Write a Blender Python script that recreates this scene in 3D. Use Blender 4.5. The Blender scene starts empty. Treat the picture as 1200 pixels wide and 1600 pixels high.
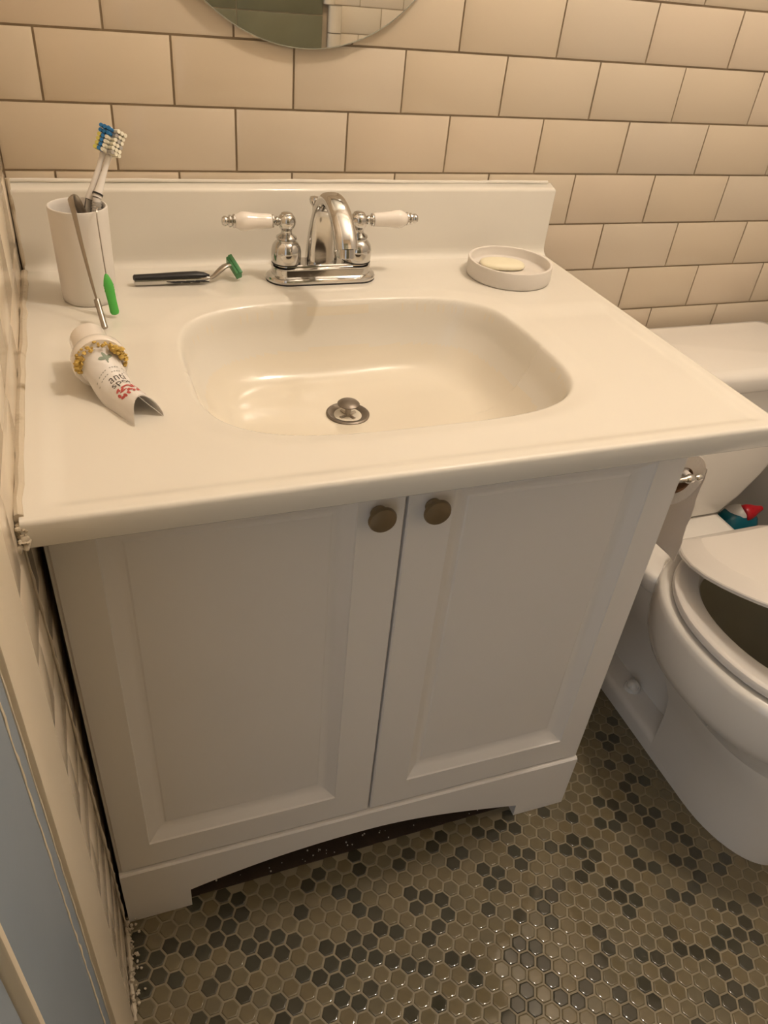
import bpy, bmesh, math, random
from mathutils import Vector, Matrix, noise

random.seed(7)
R = math.radians
sc = bpy.context.scene
col = sc.collection

# ------------------------------------------------------------------ camera
cam_d = bpy.data.cameras.new('camera')
cam = bpy.data.objects.new('camera', cam_d)
col.objects.link(cam)
RX = Vector((0.93804055, -0.33462153, 0.09004648))
RY = Vector((-0.13484841, -0.59186596, -0.7946764))
RZ = Vector((0.31921128, 0.73329606, -0.60031745))
m = Matrix.Identity(4)
for i in range(3):
    m[i][0] = RX[i]
    m[i][1] = -RY[i]
    m[i][2] = -RZ[i]
m.translation = Vector((-0.05333739, -1.1114499, 1.22650197))
cam.matrix_world = m
cam_d.sensor_fit = 'VERTICAL'
cam_d.sensor_height = 36.0
cam_d.lens = 36.0 * 1193.59 / 1600.0
cam_d.clip_start = 0.01
sc.camera = cam

# ------------------------------------------------------------------ world, exposure, lamp settings
w = bpy.data.worlds.new('world')
sc.world = w
w.use_nodes = True
bg = w.node_tree.nodes['Background']
bg.inputs[0].default_value = (0.71, 0.73, 0.77, 1)     # cool daylight of the room beyond the doorway
bg.inputs[1].default_value = 1.15
sc.view_settings.view_transform = 'Standard'
sc.view_settings.look = 'None'
sc.view_settings.exposure = 0.0
sc.view_settings.gamma = 1.0
sc.view_settings.use_curve_mapping = False
LAMP_POS = (0.955, -0.62, 2.385)
LAMP_COL = (1.0, 0.852, 0.70)
LAMP_STRENGTH = 274.0

# ------------------------------------------------------------------ materials
def mat(name, c, rough=0.5, metal=0.0, spec=0.5, coat=0.0, var=0.0, vscale=8.0, bump=0.0, bscale=60.0,
        c2=None, c2lo=0.55, c2hi=0.7, c2scale=12.0, emit=None, rvar=0.0):
    mt = bpy.data.materials.new(name)
    mt.use_nodes = True
    nt = mt.node_tree
    b = nt.nodes['Principled BSDF']
    b.inputs['Base Color'].default_value = (*c, 1)
    b.inputs['Roughness'].default_value = rough
    b.inputs['Metallic'].default_value = metal
    b.inputs['Specular IOR Level'].default_value = spec
    b.inputs['Coat Weight'].default_value = coat
    b.inputs['Coat Roughness'].default_value = 0.06
    tc = nt.nodes.new('ShaderNodeTexCoord')
    last = None
    if var > 0:
        n = nt.nodes.new('ShaderNodeTexNoise')
        n.inputs['Scale'].default_value = vscale
        n.inputs['Detail'].default_value = 4
        nt.links.new(tc.outputs['Object'], n.inputs['Vector'])
        mx = nt.nodes.new('ShaderNodeMix')
        mx.data_type = 'RGBA'
        mx.inputs['A'].default_value = (*[max(0, k * (1 - var)) for k in c], 1)
        mx.inputs['B'].default_value = (*[min(1, k * (1 + var)) for k in c], 1)
        nt.links.new(n.outputs['Fac'], mx.inputs['Factor'])
        last = mx.outputs['Result']
    if c2:
        n2 = nt.nodes.new('ShaderNodeTexNoise')
        n2.inputs['Scale'].default_value = c2scale
        n2.inputs['Detail'].default_value = 6
        nt.links.new(tc.outputs['Object'], n2.inputs['Vector'])
        mr = nt.nodes.new('ShaderNodeMapRange')
        mr.inputs['From Min'].default_value = c2lo
        mr.inputs['From Max'].default_value = c2hi
        nt.links.new(n2.outputs['Fac'], mr.inputs['Value'])
        mx2 = nt.nodes.new('ShaderNodeMix')
        mx2.data_type = 'RGBA'
        mx2.inputs['A'].default_value = (*c, 1)
        mx2.inputs['B'].default_value = (*c2, 1)
        if last:
            nt.links.new(last, mx2.inputs['A'])
        nt.links.new(mr.outputs['Result'], mx2.inputs['Factor'])
        last = mx2.outputs['Result']
    if last:
        nt.links.new(last, b.inputs['Base Color'])
    if bump > 0:
        n3 = nt.nodes.new('ShaderNodeTexNoise')
        n3.inputs['Scale'].default_value = bscale
        n3.inputs['Detail'].default_value = 3
        nt.links.new(tc.outputs['Object'], n3.inputs['Vector'])
        bp = nt.nodes.new('ShaderNodeBump')
        bp.inputs['Strength'].default_value = bump
        bp.inputs['Distance'].default_value = 0.002
        nt.links.new(n3.outputs['Fac'], bp.inputs['Height'])
        nt.links.new(bp.outputs['Normal'], b.inputs['Normal'])
    if emit:
        b.inputs['Emission Color'].default_value = (*emit[0], 1)
        b.inputs['Emission Strength'].default_value = emit[1]
    return mt

M = {}
M['wall_tile'] = [mat('white_wall_tile_%d' % k, c, 0.16, var=0.02, vscale=3, bump=0.06, bscale=9, coat=0.2)
                  for k, c in enumerate([(0.68, 0.58, 0.445), (0.695, 0.585, 0.45), (0.67, 0.575, 0.45), (0.68, 0.575, 0.435)])]
M['wall_grout'] = mat('brown_grout', (0.36, 0.28, 0.19), 0.9, var=0.25, vscale=30, bump=0.3, bscale=250)
M['left_grout'] = mat('pale_grout', (0.58, 0.50, 0.40), 0.85, var=0.25, vscale=30, bump=0.3, bscale=250)
M['basin'] = mat('yellowed_basin', (0.79, 0.725, 0.605), 0.17, var=0.02, vscale=6, coat=0.25, bump=0.02, bscale=30)
M['counter'] = mat('cultured_marble', (0.775, 0.735, 0.655), 0.17, var=0.02, vscale=6, coat=0.25, bump=0.02, bscale=30)
M['caulk'] = mat('old_caulk', (0.60, 0.52, 0.40), 0.6, var=0.1, vscale=20, bump=0.5, bscale=90,
                 c2=(0.30, 0.23, 0.14), c2lo=0.56, c2hi=0.72, c2scale=35)
M['cabinet'] = mat('satin_white_paint', (0.83, 0.79, 0.74), 0.38, var=0.02, vscale=4, bump=0.03, bscale=120)
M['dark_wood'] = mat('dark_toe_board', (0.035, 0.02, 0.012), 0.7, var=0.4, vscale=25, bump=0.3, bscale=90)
M['bronze'] = mat('aged_brass', (0.30, 0.23, 0.145), 0.42, metal=0.75, var=0.15, vscale=60, bump=0.1, bscale=150)
M['chrome'] = mat('chrome', (0.60, 0.585, 0.56), 0.10, metal=1.0, rvar=0.1, bump=0.02, bscale=80)
M['steel'] = mat('brushed_steel', (0.42, 0.38, 0.33), 0.3, metal=1.0, bump=0.05, bscale=200)
M['nickel'] = mat('dull_nickel', (0.22, 0.19, 0.16), 0.42, metal=0.9, var=0.15, vscale=90, bump=0.1, bscale=150)
M['porcelain'] = mat('porcelain', (0.84, 0.78, 0.71), 0.1, coat=0.5, var=0.01)
M['toilet'] = mat('toilet_china', (0.83, 0.79, 0.73), 0.14, coat=0.4, var=0.02, vscale=4)
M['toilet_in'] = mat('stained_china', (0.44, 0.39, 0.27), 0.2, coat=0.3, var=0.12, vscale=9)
M['seat'] = mat('seat_plastic', (0.82, 0.77, 0.71), 0.22, var=0.02, vscale=4)
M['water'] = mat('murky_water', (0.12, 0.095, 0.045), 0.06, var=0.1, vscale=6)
M['paper'] = mat('tissue_paper', (0.78, 0.73, 0.67), 0.95, bump=0.35, bscale=260, var=0.02)
pn = M['paper'].node_tree
_t = pn.nodes.new('ShaderNodeBsdfTranslucent')
_t.inputs[0].default_value = (0.80, 0.74, 0.66, 1)
_x = pn.nodes.new('ShaderNodeMixShader')
_x.inputs[0].default_value = 0.38                       # thin tissue lets lamp light through
_o = next(n for n in pn.nodes if n.type == 'OUTPUT_MATERIAL')
pn.links.new(pn.nodes['Principled BSDF'].outputs[0], _x.inputs[1])
pn.links.new(_t.outputs[0], _x.inputs[2])
pn.links.new(_x.outputs[0], _o.inputs['Surface'])
M['card'] = mat('brown_card', (0.16, 0.075, 0.03), 0.9, var=0.15, vscale=40)
M['black'] = mat('black_rubber', (0.012, 0.011, 0.012), 0.4, var=0.2, vscale=80)
M['green_head'] = mat('green_plastic', (0.07, 0.26, 0.10), 0.4, var=0.15, vscale=120)
M['green_bright'] = mat('bright_green_plastic', (0.09, 0.48, 0.08), 0.45, var=0.06, vscale=90)
M['blue'] = mat('blue_bristles', (0.02, 0.18, 0.45), 0.6, var=0.2, vscale=300)
M['bristle'] = mat('white_bristles', (0.80, 0.76, 0.62), 0.7, var=0.1, vscale=300)
M['bristle_y'] = mat('yellow_bristles', (0.62, 0.55, 0.12), 0.7, var=0.2, vscale=300)
M['grey_grip'] = mat('grey_grip', (0.42, 0.40, 0.37), 0.5, var=0.1, vscale=60)
M['brush_white'] = mat('white_brush_plastic', (0.80, 0.76, 0.72), 0.25, var=0.02)
M['cup'] = mat('matte_white_ceramic', (0.76, 0.72, 0.67), 0.42, var=0.02, vscale=10)
M['dish'] = mat('matte_white_dish', (0.73, 0.68, 0.62), 0.55, var=0.02, vscale=10)
M['soap'] = mat('cream_soap', (0.83, 0.77, 0.58), 0.5, var=0.04, vscale=60, bump=0.1)
M['tube'] = mat('white_tube_plastic', (0.80, 0.76, 0.72), 0.4, var=0.02, vscale=20)
M['crust'] = mat('yellow_crust', (0.62, 0.42, 0.10), 0.5, var=0.35, vscale=150, bump=0.4, bscale=200)
M['ink_dark'] = mat('dark_ink', (0.10, 0.085, 0.075), 0.7, var=0.1)
M['ink_grey'] = mat('grey_ink', (0.36, 0.35, 0.31), 0.7, var=0.1)
M['ink_green'] = mat('green_ink', (0.30, 0.36, 0.28), 0.7, var=0.1)
M['ink_red'] = mat('red_ink', (0.52, 0.09, 0.08), 0.7, var=0.2, vscale=200)
M['teal'] = mat('teal_plastic', (0.0, 0.13, 0.19), 0.25, var=0.06, vscale=20)
M['red'] = mat('red_plastic', (0.55, 0.01, 0.02), 0.3, var=0.06, vscale=20)
M['label_white'] = mat('white_label', (0.70, 0.68, 0.65), 0.4, var=0.02)
M['mirror'] = mat('silvered_glass', (0.86, 0.87, 0.84), 0.015, metal=1.0)
M['mirror_edge'] = mat('polished_glass_edge', (0.45, 0.46, 0.40), 0.12, metal=0.3, var=0.1)
M['hex'] = [mat('olive_hex_tile_%d' % k, c, 0.055, spec=0.5, var=0.14, vscale=70) for k, c in enumerate(
    [(0.165, 0.135, 0.078), (0.18, 0.145, 0.085), (0.155, 0.13, 0.08), (0.17, 0.135, 0.075),
     (0.056, 0.05, 0.033), (0.072, 0.064, 0.043), (0.062, 0.058, 0.04)])]
M['floor_grout'] = mat('tan_grout', (0.27, 0.225, 0.145), 0.55, var=0.22, vscale=18, bump=0.2, bscale=250,
                       c2=(0.17, 0.135, 0.08), c2lo=0.5, c2hi=0.75, c2scale=9)
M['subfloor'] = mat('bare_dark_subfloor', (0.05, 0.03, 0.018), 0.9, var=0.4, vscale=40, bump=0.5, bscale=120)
M['crumb'] = mat('pale_crumbs', (0.6, 0.55, 0.48), 0.8, var=0.1)
M['beige_trim'] = mat('cream_trim_paint', (0.86, 0.75, 0.58), 0.4, var=0.05, vscale=5, bump=0.08, bscale=50)
M['grey_casing'] = mat('grey_casing_paint', (0.28, 0.335, 0.40), 0.45, var=0.06, vscale=7, bump=0.08, bscale=60)
M['ceiling'] = mat('ceiling_paint', (0.72, 0.70, 0.66), 0.9, var=0.02, bump=0.05, bscale=80)
M['plaster'] = mat('wall_paint', (0.68, 0.64, 0.58), 0.85, var=0.03, vscale=3, bump=0.06, bscale=80)
M['green_tile'] = mat('olive_green_tile', (0.155, 0.145, 0.085), 0.22, var=0.14, vscale=12, coat=0.2)
M['lamp'] = mat('glowing_globe', (1, 1, 1), 0.5, emit=(LAMP_COL, LAMP_STRENGTH))

# ------------------------------------------------------------------ mesh helpers
WL = {}      # world location of every object's origin

class MB:
    def __init__(s):
        s.v, s.f, s.m = [], [], []
    def add(s, vs, fs, mi=0):
        b = len(s.v)
        s.v += [tuple(p) for p in vs]
        s.f += [tuple(b + i for i in q) for q in fs]
        s.m += [mi] * len(fs)
        return s
    def box(s, x0, x1, y0, y1, z0, z1, mi=0):
        vs = [(x, y, z) for z in (z0, z1) for y in (y0, y1) for x in (x0, x1)]
        return s.add(vs, [(0, 2, 3, 1), (4, 5, 7, 6), (0, 1, 5, 4), (2, 6, 7, 3), (0, 4, 6, 2), (1, 3, 7, 5)], mi)
    def loft(s, rings, mi=0, cap0=True, cap1=True, closed=True):
        n = len(rings[0])
        vs = [p for r in rings for p in r]
        fs = []
        for a in range(len(rings) - 1):
            for k in range(n if closed else n - 1):
                k2 = (k + 1) % n
                fs.append((a * n + k, a * n + k2, (a + 1) * n + k2, (a + 1) * n + k))
        if cap0:
            fs.append(tuple(range(n - 1, -1, -1)))
        if cap1:
            fs.append(tuple((len(rings) - 1) * n + k for k in range(n)))
        return s.add(vs, fs, mi)
    def lathe(s, prof, origin=(0, 0, 0), axis=(0, 0, 1), n=32, mi=0, cap0=True, cap1=True):
        ax = Vector(axis).normalized()
        u = ax.orthogonal().normalized()
        v = ax.cross(u)
        o = Vector(origin)
        rings = [[o + ax * h + (u * math.cos(2 * math.pi * k / n) + v * math.sin(2 * math.pi * k / n)) * max(r, 1e-5)
                  for k in range(n)] for r, h in prof]
        return s.loft(rings, mi, cap0, cap1)
    def tube(s, path, rad, n=12, mi=0, flat=1.0, up=None):
        P = [Vector(p) for p in path]
        rings = []
        prev = None
        for i, p in enumerate(P):
            t = (P[min(i + 1, len(P) - 1)] - P[max(i - 1, 0)]).normalized()
            if prev is None:
                u = Vector(up).cross(t).normalized() if up else t.orthogonal().normalized()
            else:
                u = (prev - t * prev.dot(t)).normalized()
            prev = u
            v = t.cross(u)
            r = rad[i] if isinstance(rad, (list, tuple)) else rad
            rings.append([p + u * r * math.cos(2 * math.pi * k / n) + v * r * flat * math.sin(2 * math.pi * k / n) for k in range(n)])
        return s.loft(rings, mi)
    def blob(s, c, r, mi=0, n=8, jit=0.0, sq=(1, 1, 1)):
        rings = []
        for a in range(1, n // 2 + 2):
            th = math.pi * a / (n // 2 + 2)
            rings.append([(c[0] + sq[0] * r * math.sin(th) * math.cos(2 * math.pi * k / n) * (1 + random.uniform(-jit, jit)),
                           c[1] + sq[1] * r * math.sin(th) * math.sin(2 * math.pi * k / n) * (1 + random.uniform(-jit, jit)),
                           c[2] + sq[2] * r * -math.cos(th)) for k in range(n)])
        return s.loft(rings, mi)
    def mesh(s, name, mats, origin=(0, 0, 0), smooth=True, angle=38, bevel=0.0, seg=2, bang=35):
        me = bpy.data.meshes.new(name)
        ox, oy, oz = origin
        me.from_pydata([(x - ox, y - oy, z - oz) for x, y, z in s.v], [], s.f)
        for mt in (mats if isinstance(mats, (list, tuple)) else [mats]):
            me.materials.append(mt)
        me.polygons.foreach_set('material_index', s.m)
        bm = bmesh.new()
        bm.from_mesh(me)
        bmesh.ops.recalc_face_normals(bm, faces=bm.faces[:])
        if bevel > 0:
            es = [e for e in bm.edges if len(e.link_faces) == 2 and e.calc_face_angle(0) > R(bang)]
            bmesh.ops.bevel(bm, geom=es, offset=bevel, segments=seg, profile=0.5, affect='EDGES', clamp_overlap=True)
        bm.to_mesh(me)
        bm.free()
        if smooth:
            me.polygons.foreach_set('use_smooth', [True] * len(me.polygons))
            me.set_sharp_from_angle(angle=R(angle))
        me.update()
        return me
    def build(s, name, mats, parent=None, origin=None, **kw):
        if origin is None:
            origin = WL[parent.name] if parent else (0, 0, 0)
        me = s.mesh(name, mats, origin, **kw)
        return place(name, me, origin, parent)

def place(name, me, origin, parent=None):
    o = bpy.data.objects.new(name, me)
    col.objects.link(o)
    WL[o.name] = tuple(origin)
    if parent:
        o.parent = parent
        p = WL[parent.name]
        o.location = (origin[0] - p[0], origin[1] - p[1], origin[2] - p[2])
    else:
        o.location = origin
    return o

def thing(name, label, cat, loc, group=None):
    o = bpy.data.objects.new(name, None)
    col.objects.link(o)
    o.empty_display_size = 0.05
    o.location = loc
    WL[o.name] = tuple(loc)
    return tag(o, label, cat, group)

def tag(o, label, cat, group=None):
    o['label'] = label
    o['category'] = cat
    if group:
        o['group'] = group
    return o

def struct(o):
    o['kind'] = 'structure'
    return o

def egg(cx, cy, rx, ryf, ryb, z, n=48, p=2.0):
    out = []
    for k in range(n):
        t = 2 * math.pi * k / n
        c, s_ = math.cos(t), math.sin(t)
        c2 = math.copysign(abs(c) ** (2 / p), c)
        s2 = math.copysign(abs(s_) ** (2 / p), s_)
        out.append((cx + rx * c2, cy + (ryb if s_ > 0 else ryf) * s2, z))
    return out

def sstep(a, b, x):
    t = min(1, max(0, (x - a) / (b - a)))
    return t * t * (3 - 2 * t)

def interp(path, n):
    """Catmull-Rom through the points, n samples per span (works for any tuple length)"""
    P = [path[0]] + list(path) + [path[-1]]
    out = []
    for i in range(1, len(P) - 2):
        for k in range(n):
            t = k / n
            out.append(tuple(0.5 * ((2 * b) + (c - a) * t + (2 * a - 5 * b + 4 * c - d) * t * t + (3 * b - a - 3 * c + d) * t ** 3)
                             for a, b, c, d in zip(P[i - 1], P[i], P[i + 1], P[i + 2])))
    out.append(tuple(path[-1]))
    return out

# ------------------------------------------------------------------ the room
XL, XR, YR, ZC = -0.137, 1.285, -1.80, 2.78
PX, PZ, GAP = 0.155, 0.0785, 0.0028
TZ = 0.95                                     # a grout line of the back wall

def tile_piece(wd, ht, axis, t=0.007, inset=0.0035, drop=0.0016):
    """a tile centred on its own origin, face towards -y (axis 'y') or +x ('x') or +y ('r')"""
    a, b = wd / 2, ht / 2
    i, j = max(a - inset, a * 0.4), max(b - inset, b * 0.4)
    vs = []
    for (u, v, d) in [(-a, -b, t), (a, -b, t), (a, b, t), (-a, b, t), (-a, -b, drop), (a, -b, drop), (a, b, drop), (-a, b, drop),
                      (-a * .3 - i * .7, -b * .3 - j * .7, drop * .3), (a * .3 + i * .7, -b * .3 - j * .7, drop * .3), (a * .3 + i * .7, b * .3 + j * .7, drop * .3), (-a * .3 - i * .7, b * .3 + j * .7, drop * .3),
                      (-i, -j, 0), (i, -j, 0), (i, j, 0), (-i, j, 0)]:
        vs.append((u, d, v) if axis == 'y' else (-d, u, v) if axis == 'x' else (u, -d, v))
    fs = []
    for k in range(3):
        for q in range(4):
            q2 = (q + 1) % 4
            fs.append((k * 4 + q, k * 4 + q2, k * 4 + 4 + q2, k * 4 + 4 + q))
    fs.append((12, 13, 14, 15))
    return vs, fs

def tile_wall(parent, axis, plane, u0, u1, z0, z1, mats, pieces, off=0.0, name='tile'):
    """running-bond tiles; those for which pieces(u, z) holds become parts, the rest one stuff part"""
    cache = {}
    stuff = MB()
    k = math.floor((z0 - TZ) / PZ)
    while TZ + k * PZ < z1:
        za, zb = max(z0, TZ + k * PZ), min(z1, TZ + (k + 1) * PZ)
        sh = off + (0 if k % 2 == 0 else PX / 2)
        i = math.floor((u0 - sh) / PX)
        while sh + i * PX < u1:
            ua, ub = max(u0, sh + i * PX), min(u1, sh + (i + 1) * PX)
            i += 1
            wd, ht = ub - ua - GAP, zb - za - GAP
            if wd < 0.008 or ht < 0.008:
                continue
            uc, zc = (ua + ub) / 2, (za + zb) / 2
            mi = random.randrange(len(mats))
            rec = random.uniform(-0.0004, 0.0004)
            p = (uc, plane + rec, zc) if axis in 'yr' else (plane + rec, uc, zc)
            if pieces(uc, zc):
                key = (round(wd, 4), round(ht, 4), mi)
                if key not in cache:
                    b = MB()
                    b.add(*tile_piece(wd, ht, axis))
                    cache[key] = b.mesh(name, mats[mi], angle=50)
                o = place(name, cache[key], p, parent)
                a1, a2 = random.uniform(-.003, .003), random.uniform(-.003, .003)
                o.rotation_euler = (a1, 0, a2) if axis in 'yr' else (0, a1, a2)
            else:
                vs, fs = tile_piece(wd, ht, axis)
                stuff.add([(x + p[0], y + p[1], z + p[2]) for x, y, z in vs], fs, mi)
        k += 1
    if stuff.v:
        o = stuff.build('tiles', mats, parent, angle=50)
        o['kind'] = 'stuff'

wall_back = struct(MB().box(XL - 0.07, XR + 0.06, 0.0035, 0.06, 0, ZC).build('wall_back', M['wall_grout']))
tile_wall(wall_back, 'y', 0.0, XL, XR, 0.0, 1.9, M['wall_tile'],
          lambda x, z: (0.86 < z < 1.32) or (x > 0.6 and 0.52 < z < 1.32))
MB().box(XL, XR, -0.004, 0.004, 1.902, ZC).build('painted_band', M['plaster'], wall_back)

wall_left = struct(MB().box(XL - 0.07, XL - 0.0035, -0.735, 0.003, 0, ZC).build('wall_left', M['left_grout']))
tile_wall(wall_left, 'x', XL, -0.637, 0.0, 0.0, 1.9, M['wall_tile'], lambda y, z: z < 1.15, off=0.03)
MB().box(XL - 0.05, XL + 0.004, -0.637, 0.0, 1.902, ZC).build('painted_band', M['plaster'], wall_left)

# smooth cream strip that ends the tiling, then the grey door casing of the doorway we look in from
trim = struct(MB().box(XL - 0.06, XL + 0.002, -0.739, -0.6385, 0, ZC).build('trim_1', M['beige_trim'], bevel=0.0012, seg=2))
door = struct(MB().box(XL - 0.075, XL - 0.0025, -0.893, -0.7395, 0, 2.12).build('door_1', M['grey_casing'], bevel=0.004))
b = MB()
for y0_, rr_, sd_ in ((-0.7655, 0.0011, 0.0009), (-0.7415, 0.0008, 0.0012)):
    pth, rad = [], []
    z = 0.02
    yk = y0_
    while z < 2.1:
        yk += random.uniform(-1, 1) * sd_ * 0.5 + (y0_ - yk) * 0.3
        pth.append((XL - 0.0022 + random.uniform(-.0003, .0003), yk, z))
        rad.append(rr_ * random.uniform(0.55, 1.3))
        z += random.uniform(0.006, 0.016)
    b.tube(pth, rad, n=6)
b.build('paint_bead', M['beige_trim'], door)
MB().box(XL - 0.09, XL + 0.0005, -0.9005, -0.8935, 0, 2.13).build('door_stop', M['beige_trim'], door, bevel=0.002, seg=2)
MB().box(XL - 0.085, XL - 0.006, -1.02, -0.9010, 0, 2.12).build('casing_board', M['grey_casing'], door, bevel=0.004)
MB().box(XL - 0.085, XL + 0.0, YR, -0.7395, 2.1205, ZC).build('door_header', M['plaster'], door)

# the rest of the room, seen in the mirror
wall_rear = struct(MB().box(XL - 0.08, XR, YR - 0.06, YR - 0.0035, 0, ZC).build('wall_rear', M['wall_grout']))
gm = {}
for i, xa in enumerate((-0.105, 0.197, 0.499)):
    for j in range(7):
        wd, ht = (0.287 if i == 2 else 0.302) - GAP, 0.302 - GAP
        key = wd
        if key not in gm:
            gm[key] = MB().add(*tile_piece(wd, ht, 'r')).mesh('green_tile', M['green_tile'], angle=50)
        place('green_tile', gm[key], (xa + (wd + GAP) / 2, YR, 0.09 + 0.302 * j + 0.151), wall_rear)
cm = {}
for j in range(26):
    up = j >= 13
    wd = 0.034 if up else 0.043
    vs = []
    rings = []
    for zz in (-0.0378, 0.0378):
        rings.append([(-wd / 2 + 0.006 * 0 , -0.006, zz), (-wd / 2, 0.006, zz), (-wd / 2 + 0.004, 0.012, zz), (0, 0.0145, zz),
                      (wd / 2 - 0.004, 0.012, zz), (wd / 2, 0.006, zz), (wd / 2, -0.006, zz)])
    if wd not in cm:
        cm[wd] = MB().loft(rings).mesh('bullnose_tile', M['wall_tile'][0], angle=50)
    place('bullnose_tile', cm[wd], ((0.803 if up else 0.8245), YR + 0.006, 0.008 + 0.03925 + j * 0.0785), wall_rear)
tile_wall(wall_rear, 'r', YR, 0.848, XR, 0.0, TZ + PZ, M['wall_tile'], lambda x, z: 0.7 < z < 1.3, off=0.06)
tile_wall(wall_rear, 'r', YR, 0.822, XR, TZ + PZ, 2.1, M['wall_tile'], lambda x, z: 0.7 < z < 1.3, off=0.06)
wall_right = struct(MB().box(XR, XR + 0.06, YR - 0.06, 0.06, 0, ZC).build('wall_right', M['plaster']))
ceiling = struct(MB().box(XL - 0.08, XR + 0.06, YR - 0.06, 0.06, ZC, ZC + 0.05).build('ceiling', M['ceiling']))

# ---- floor: grout bed and hexagonal mosaic
floor = struct(MB().box(XL - 0.08, XR + 0.06, YR - 0.06, 0.06, -0.05, -0.0016).build('floor', M['floor_grout']))
E1, E2, O = (0.02221389656, -0.0122045592), (0.00057306797, -0.02487203545), (-0.11978405287, -0.52732911623)
DARK = {-1: (4,), 0: (0, 1, 2, 3), 1: (1, 2), 2: (0, 2), 3: (0, 4), 4: (-3, 0, 2, 4), 5: (-2, -1, 1), 6: (-4, -3, -2, -1, 2), 7: (-4, -3, -1, 0), 8: (-2, -1, 2, 3), 9: (-2, -1, 2), 10: (-2, 0), 11: (-4, 0, 2), 12: (-6, -2, -1, 0, 1), 13: (-7, -2, -1, 1), 14: (-6, -3, -2, 0), 15: (-6, -5, -3, -2), 16: (-9, -8, -5, -4, -2, 1), 17: (-4, -2), 18: (-2, 0), 19: (-9, -7, -6, -4), 20: (-10, -7, -5, -3), 21: (-7, -6, -3, -2), 22: (-11, 0), 23: (-12, -10, -1), 24: (-11, -7, -4, -2, -1), 25: (-10, -9, -5, -4), 26: (-13, -10, -9, -7, -5, -4, -3, -2), 27: (-13, -2), 28: (-14, -12, -11, -9, -8, -7, -3, -1), 29: (-15, -14, -12, -9, -4), 30: (-10, -5, -3, -2), 31: (-13, -7, -6), 32: (-16, -13, -11, -4, -3), 33: (-14, -13, -12, -10, -6), 34: (-16, -14, -13, -11, -10, -9, -6, -5, -2), 35: (-11, -10), 36: (-16, -8, -7, -4), 37: (-18, -16, -14, -13, -7, -4), 38: (-18, -17, -13, -11, -7, -6, -5, -4), 39: (-11, -8, -5), 40: (-22, -20, -19, -18, -17, -14, -12, -9, -8, -7), 41: (-25, -24, -21, -18, -16, -14, -13, -11, -9), 42: (-25, -23, -21, -17, -16, -15, -11, -10, -9), 43: (-27, -14), 44: (-15, -12)}
ang0 = math.atan2(E1[1], E1[0]) + R(30)
HR = (0.0251 - 0.0030) / 2 / math.cos(R(30))
def hexa(sc_=1.0):
    rings = []
    for rr, zz in ((1.0, -0.004), (1.0, -0.0015), (0.985, -0.0007), (0.945, -0.00029), (0.885, -0.000125), (0.805, 0.0)):
        rings.append([(HR * sc_ * rr * math.cos(ang0 + R(60) * k), HR * sc_ * rr * math.sin(ang0 + R(60) * k), zz) for k in range(6)])
    return rings
hexes = []
for i in range(-10, 80):
    for j in range(-45, 70):
        x, y = O[0] + i * E1[0] + j * E2[0], O[1] + i * E1[1] + j * E2[1]
        if not (XL + 0.011 < x < XR - 0.01 and YR + 0.01 < y < -0.012):
            continue
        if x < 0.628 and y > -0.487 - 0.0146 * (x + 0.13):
            continue                                          # bare under the vanity
        seen = -0.9 < y
        dk = (j in DARK.get(i, ())) if (seen and x < 1.05) else random.random() < 0.28
        mi = random.randrange(4, 7) if dk else random.randrange(4)
        d = (Vector((x, y, 0)) - cam.matrix_world.translation)
        cx_, cy_, cz_ = d.dot(RX), d.dot(RY), d.dot(RZ)
        u, v = 600 + 1193.6 * cx_ / cz_, 800 + 1193.6 * cy_ / cz_
        vis = -15 < u < 1215 and v < 1615 and not (x > 0.835 and y > -0.70)
        hexes.append((0 if vis else 1, d.length, x, y, mi))
hexes.sort()
def flat_top(me):
    """keep the glazed tops flat: a hard edge all round them"""
    top = set()
    for p in me.polygons:
        if len(p.vertices) == 6:
            for k in range(6):
                a, c = p.vertices[k], p.vertices[(k + 1) % 6]
                top.add((min(a, c), max(a, c)))
    at = me.attributes.get('sharp_edge') or me.attributes.new('sharp_edge', 'BOOLEAN', 'EDGE')
    vals = [False] * len(me.edges)
    for e in me.edges:
        a, c = e.vertices
        vals[e.index] = (min(a, c), max(a, c)) in top
    at.data.foreach_set('value', vals)
    return me
hm = [flat_top(MB().loft(hexa(), cap0=False).mesh('tile', M['hex'][k], angle=75)) for k in range(7)]
rest = MB()
for n, (nv, d, x, y, mi) in enumerate(hexes):
    zz = random.uniform(-0.0003, 0.0002)
    if n < 300 and nv == 0:
        o = place('tile', hm[mi], (x, y, zz), floor)
        o.rotation_euler = (random.uniform(-.006, .006), random.uniform(-.006, .006), 0)
    else:
        rings = [[(a + x, b_ + y, c + zz) for a, b_, c in r] for r in hexa()]
        rest.loft(rings, mi, cap0=False)
o = rest.build('tiles', M['hex'], floor, angle=75)
flat_top(o.data)
o['kind'] = 'stuff'
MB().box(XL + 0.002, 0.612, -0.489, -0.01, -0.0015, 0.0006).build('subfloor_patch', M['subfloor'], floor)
b = MB()
for k in range(46):
    x = random.uniform(0.0, 0.5)
    y = -0.486 + abs(random.gauss(0, 0.02))
    b.blob((x, min(y, -0.44), 0.0012), random.uniform(0.0006, 0.0016), n=6, jit=0.2)
o = b.build('crumbs', M['crumb'], floor)
o['kind'] = 'stuff'

# ------------------------------------------------------------------ vanity cabinet
ZT = 0.832                       # countertop height
WB, ZB = 0.7515, 0.805           # width of the front, height under the top
def cab(X, d, z):
    """local: X along the front from the left edge, d depth behind the door face, z height"""
    t = z / ZB
    wid = 0.7525 * (1 - t) + 0.7405 * t
    x = -0.1295 + X * wid / WB
    return (x + d * 0.0146, -0.4955 - 0.01465 * (x + 0.1295) + d, z)

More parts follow.
